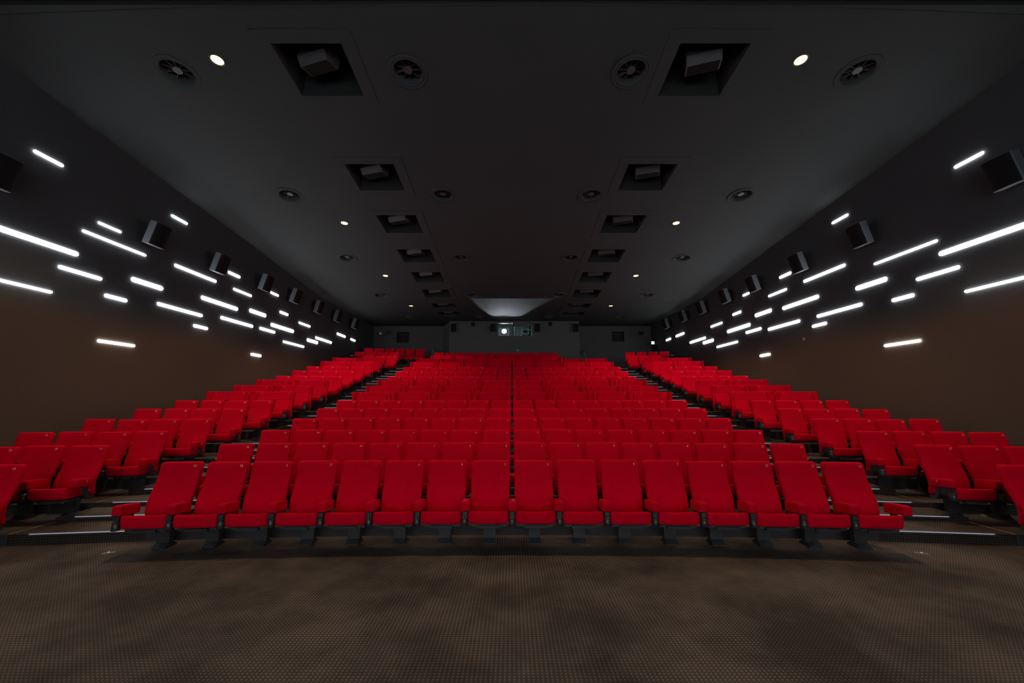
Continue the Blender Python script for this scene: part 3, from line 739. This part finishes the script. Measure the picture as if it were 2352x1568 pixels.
SEAT_N = 0
def make_seat(num, label, group, s, Y, z, left_arm=False, right_arm=True, letter=None, letter_side=1):
    global SEAT_N
    x, y, a = arc_pos(s, Y - .15)
    o = thing('cinema_chair', label, 'cinema chair', (x, y, z), (0, 0, -a), group)
    b = link('backrest', ms_back, o)
    j = random.uniform(-.006, .006); b.location.z = j; b.rotation_euler.x = random.uniform(-.008, .008)
    link('seat_cushion', ms_cush, o, (0, 0, random.uniform(-.003, .003))); link('leg', ms_leg, o); link('seat_frame', ms_frame, o)
    for dx, on in ((-.282, left_arm), (.282, right_arm)):
        if on:
            ar = link('armrest', ms_arm, o, (dx, 0, 0)); link('arm_bracket', ms_brk, o, (dx, 0, 0))
            if letter and (dx > 0) == (letter_side > 0):
                t = link('row_letter', text(letter, .032), ar, (.0505 * letter_side, -.235, .522), (0, 0, PI / 2 * letter_side)); t['label'] = 'small gold row letter'
    link('cup_holder', ms_cup, o, (-.276, 0, 0))
    number_on(b, num, .029, BW / 2 - .060 - (.008 if len(num) == 2 else 0), SEAT_H - .044)
    SEAT_N += 1
    return o

# two-seat sofas
def sofa_back_fn(w0, z0, z1, th, wide):
    def f(x, y, z):
        zz = z + (z0 + z1) / 2
        return (x, lerp_tab(BACK, zz) + (y + th / 2), zz)
    return f
SW = 1.055
ms_shell = rmesh('back_shell', M['red'], SW - .02, .045, .66, .02, div=(4, 1, 10), fn=lambda x, y, z: (x, lerp_tab(BACK, z + .62) + .085 + y, z + .62))
ms_head = rmesh('headrest', M['red'], SW - .20, .085, .235, .018, div=(8, 1, 6), fn=lambda x, y, z: (x, lerp_tab(BACK, z + SOFA_H - .1175) + .045 + y, z + SOFA_H - .1175))
def pad(cx):
    return rmesh('back_pad', M['red'], .385, .085, .484, .014, div=(6, 1, 8), fn=lambda x, y, z: (x + cx, lerp_tab(BACK, z + .535) + .0455 + y, z + .535))
ms_padl, ms_padr = pad(-.2525), pad(.2525)
def wing(sg):
    def f(x, y, z):                                  # splayed: outer edge forward, inner edge against the back
        zz = z + .66; v = max(0, (zz - .40) / .60); t = (y + .10) / .20
        return (sg * (SW / 2 - .030 - (.085 * t) * v) + x, lerp_tab(BACK, zz) - .075 * v + (y + .10) * .62 + .0, zz)
    return rmesh('wing', M['red'], .058, .20, .68, .024, div=(1, 4, 10), fn=f)
ms_wl, ms_wr = wing(-1), wing(1)
ms_scush = rmesh('seat_cushion', M['red'], .93, .43, .15, .046, div=(14, 6, 2), fn=cush_fn(.93, .43, .305, .455))
ms_mid = rmesh('folding_armrest', M['red'], .085, .075, .33, .022, div=(1, 1, 6), fn=lambda x, y, z: (x, lerp_tab(BACK, z + .585) + .02 + y, z + .585))
m = MB(); m.box(-.46, .46, -.33, .05, .272, .300); m.box(-.53, .53, -.06, 0, .25, .29); ms_sframe = m.mesh('seat_frame', M['metal'])
def make_sofa(nums, label, group, s, Y, z):
    x, y, a = arc_pos(s, Y - .15)
    o = thing('cinema_sofa', label, 'cinema sofa', (x, y, z), (0, 0, -a), group)
    for nm, me in (('back_shell', ms_shell), ('headrest', ms_head), ('back_pad', ms_padl), ('back_pad', ms_padr), ('wing', ms_wl), ('wing', ms_wr),
                   ('seat_cushion', ms_scush), ('folding_armrest', ms_mid), ('seat_frame', ms_sframe)):
        pt = link(nm, me, o)
        if nm == 'headrest': hd = pt
    for dx in (-.28, .28): link('leg', ms_leg, o, (dx, 0, 0))
    for dx in (-.507, .507):
        link('armrest', ms_arm, o, (dx, 0, 0)); link('arm_bracket', ms_brk, o, (dx, 0, 0)); link('cup_holder', ms_cup, o, (dx * .985, 0, 0))
    for n, xx in zip(nums, (-.31, .37)): number_on(hd, n, .017, xx, SOFA_H - .045)
    return o

GS = {}
def rowname(k): return ['', 'front', 'second', 'third', 'fourth', 'fifth', 'sixth', 'seventh', 'eighth', 'ninth', 'tenth', 'eleventh', 'twelfth', 'thirteenth', 'fourteenth', 'fifteenth', 'sixteenth', 'rearmost'][k]
P0 = .56; P1 = .575
for k in range(1, 17):
    Y, z = YTOP[k - 1], ZR[k - 1]; rn = rowname(k); grp = 'seats of the %s centre row' % rn
    if k in SOFA:
        n = 6 if k == 15 else 8; p_ = 1.10 if k == 15 else 1.12; s0 = -4.09 if k == 15 else -4.48
        for i in range(n):
            s = s0 + (i + .5) * p_
            pos = 'leftmost' if i == 0 else 'rightmost' if i == n - 1 else ORD[i + 1] + ' from the left'
            nl = (('16', '14'), ('12', '10'), ('8', '6'), ('4', '2'), ('1', '3'), ('5', '7'), ('9', '11'), ('13', '15'))[i]
            make_sofa(nl, 'red two-seat sofa, %s in the %s row of the centre block' % (pos, rn), 'sofas of the %s centre row' % rn, s, Y, z)
    elif k == 16:
        for i in range(12):
            num = str(12 - 2 * i) if i < 6 else str(2 * (i - 6) + 1)
            make_seat(num, 'red cinema chair, %s from the left in the last centre row before the booth' % ORD[i + 1], grp, -4.15 + (i + .5) * .55, Y, z, left_arm=(i == 0))
    else:
        for i in range(16):
            num = str(16 - 2 * i) if i < 8 else str(2 * (i - 8) + 1)
            s = (i - 7.5) * P0
            lab = 'red cinema chair numbered %s in the %s row of the centre block' % (num, rn)
            if k >= 10: lab = 'red cinema chair, %s from the left in the %s row of the centre block' % (ORD[i + 1], rn)
            if k == 1 and i == 2:
                num = '1'; lab = 'red cinema chair numbered 1 between seats 14 and 10 of the front row'
            elif k == 1 and i == 8: lab = 'red cinema chair numbered 1 between seats 2 and 3 of the front row'
            make_seat(num, lab, grp, s, Y, z, left_arm=(i == 0))
for side, sg in (('left', -1), ('right', 1)):
    for k in range(1, 18):
        if k == 17 and sg > 0: continue
        Y, z = YTOP[k - 1], ZR[k - 1]; rn = rowname(k); grp = 'seats of the %s %s row' % (rn, side)
        if k in (7, 8, 9, 13, 14):
            for i in range(2):
                s = sg * (6.23 - P1 / 2 + P1 * (1 + 2 * i))
                nl = (('20', '18'), ('24', '22')) if sg < 0 else (('17', '19'), ('21', '23'))
                make_sofa(nl[i], 'red two-seat sofa by the %s %s, %s row of the side block' % (side, ('aisle', 'wall')[i], rn), 'sofas of the %s %s row' % (rn, side), s, Y, z)
            continue
        if k == 17:
            for i in range(6):
                make_seat(str(26 - 2 * i), 'red cinema chair, %s from the left in the rearmost row against the rear left wall' % ORD[i + 1], grp, -8.18 + (i + .5) * .56, Y, z, left_arm=(i == 0))
            continue
        cnt = {1: 1, 2: 3, 15: 3}.get(k, 4)
        for i in range(cnt):
            s = sg * (5.97 + i * .55) if k == 15 else sg * (6.23 + i * P1)
            num = str(18 + 2 * i) if sg < 0 else str(17 + 2 * i)
            lab = 'red cinema chair numbered %s in the %s row of the %s side block' % (num, rn, side) if k < 10 else 'red cinema chair, %s from the aisle in the %s row of the %s side block' % (ORD[i + 1], rn, side)
            make_seat(num, lab, grp, s, Y, z,
                      left_arm=(sg > 0 and i == 0) or (sg < 0 and i == cnt - 1), right_arm=True,
                      letter={2: 'O', 4: 'M'}.get(k) if i == 0 and (k, sg) in ((2, -1), (2, 1), (4, -1)) else None, letter_side=-sg)

# round high tables in the gap beside the fifteenth side rows
for side, (x, y) in (('left', (819.5, 817.6)), ('right', (1530, 816.8))):
    q = at_y(x, y, 19.5); q.x = 7.78 * (-1 if side == 'left' else 1)
    o = thing('round_table', 'round black high table against the %s wall beside the fifteenth row' % side, 'table', (q.x, q.y, ZR[14]), (0, 0, 0), 'round tables at the rear')
    h = q.z - ZR[14]
    m = MB(); m.lathe([(.34, h - .03), (.355, h - .02), (.355, h), (.001, h)], 36, cap1=False, smooth=False); m.obj('tabletop', M['table'], o)
    m = MB(); m.lathe([(.22, 0), (.22, .015), (.04, .03), (.035, h - .03)], 20); m.obj('pedestal', M['metal'], o)

# ------------------------------------------------------------------ LED nosings on the aisle steps
def step_light(side, sg, Ye, z, n):
    o = thing('step_light', 'lit LED strip on the edge of the %s aisle step from the screen, %s aisle' % (ORD[n], side), 'step light', (0, 0, z), (0, 0, 0), 'lit strips on the aisle steps')
    for nm, d0, d1, z0, z1, x0, x1, mat in (('nosing', -.012, .035, -.022, .004, 4.72, 5.93, M['metal']), ('led_strip', -.016, -.010, -.005, .0042, 4.74, 5.90, M['led'])):
        m = MB(); K = 6
        for i in range(K):
            a = sg * (x0 + (x1 - x0) * i / K); b = sg * (x0 + (x1 - x0) * (i + 1) / K)
            ya, yb = arc_y(a, Ye), arc_y(b, Ye)
            vs = [(a, ya + d0, z0), (b, yb + d0, z0), (b, yb + d1, z0), (a, ya + d1, z0), (a, ya + d0, z1), (b, yb + d0, z1), (b, yb + d1, z1), (a, ya + d1, z1)]
            m.add(vs, [(0, 1, 2, 3), (4, 5, 6, 7), (0, 1, 5, 4), (2, 3, 7, 6)] + ([(0, 3, 7, 4)] if i == 0 else []) + ([(1, 2, 6, 5)] if i == K - 1 else []))
        m.obj(nm, mat, o)
for side, sg in (('left', -1), ('right', 1)):
    n = 0
    for k in range(2, 17):
        n += 1; step_light(side, sg, EDGE[k], ZR[k - 1], n)
        if k < 16:
            n += 1; step_light(side, sg, (EDGE[k] + EDGE[k + 1]) / 2, (ZR[k - 1] + ZR[k]) / 2, n)

# floor lights in front of the aisles
for side, (x, y), rz in (('left', (249, 1270), .5), ('right', (2117, 1271), -.5)):
    r = ray(x, y); t = -CAMH / r[2]
    o = thing('floor_light', 'flat metal floor light set in the carpet before the %s aisle' % side, 'floor light', (t * r[0], t * r[1], 0), (0, 0, rz), 'floor lights before the aisles')
    m = MB(); m.add([(-.06, -.025, .001), (.06, -.025, .001), (.06, .025, .001), (-.06, .025, .001), (-.05, -.018, .007), (.05, -.018, .007), (.05, .018, .007), (-.05, .018, .007)],
                    [(0, 1, 5, 4), (1, 2, 6, 5), (2, 3, 7, 6), (3, 0, 4, 7), (4, 5, 6, 7)]); m.obj('plate', M['machine'], o)
    m = MB(); m.lathe([(.012, .009), (.010, .014), (.001, .016)], 12, cap0=False); m.obj('lamp', M['led'], o)

# ------------------------------------------------------------------ the screen that faces the seats, behind the camera
o = thing('projection_screen', 'white projection screen on the front wall facing the seats', 'screen', (0, YF + .1, .7))
m = MB(); m.box(-5.4, 5.4, -.02, .02, 0, 4.6); m.obj('screen_cloth', M['screen'], o)
m = MB()
for a in ((-5.6, 5.6, -.04, .06, -.2, 0), (-5.6, 5.6, -.04, .06, 4.6, 4.8), (-5.6, -5.4, -.04, .06, 0, 4.6), (5.4, 5.6, -.04, .06, 0, 4.6)): m.box(*a)
m.obj('frame', M['riser'], o)
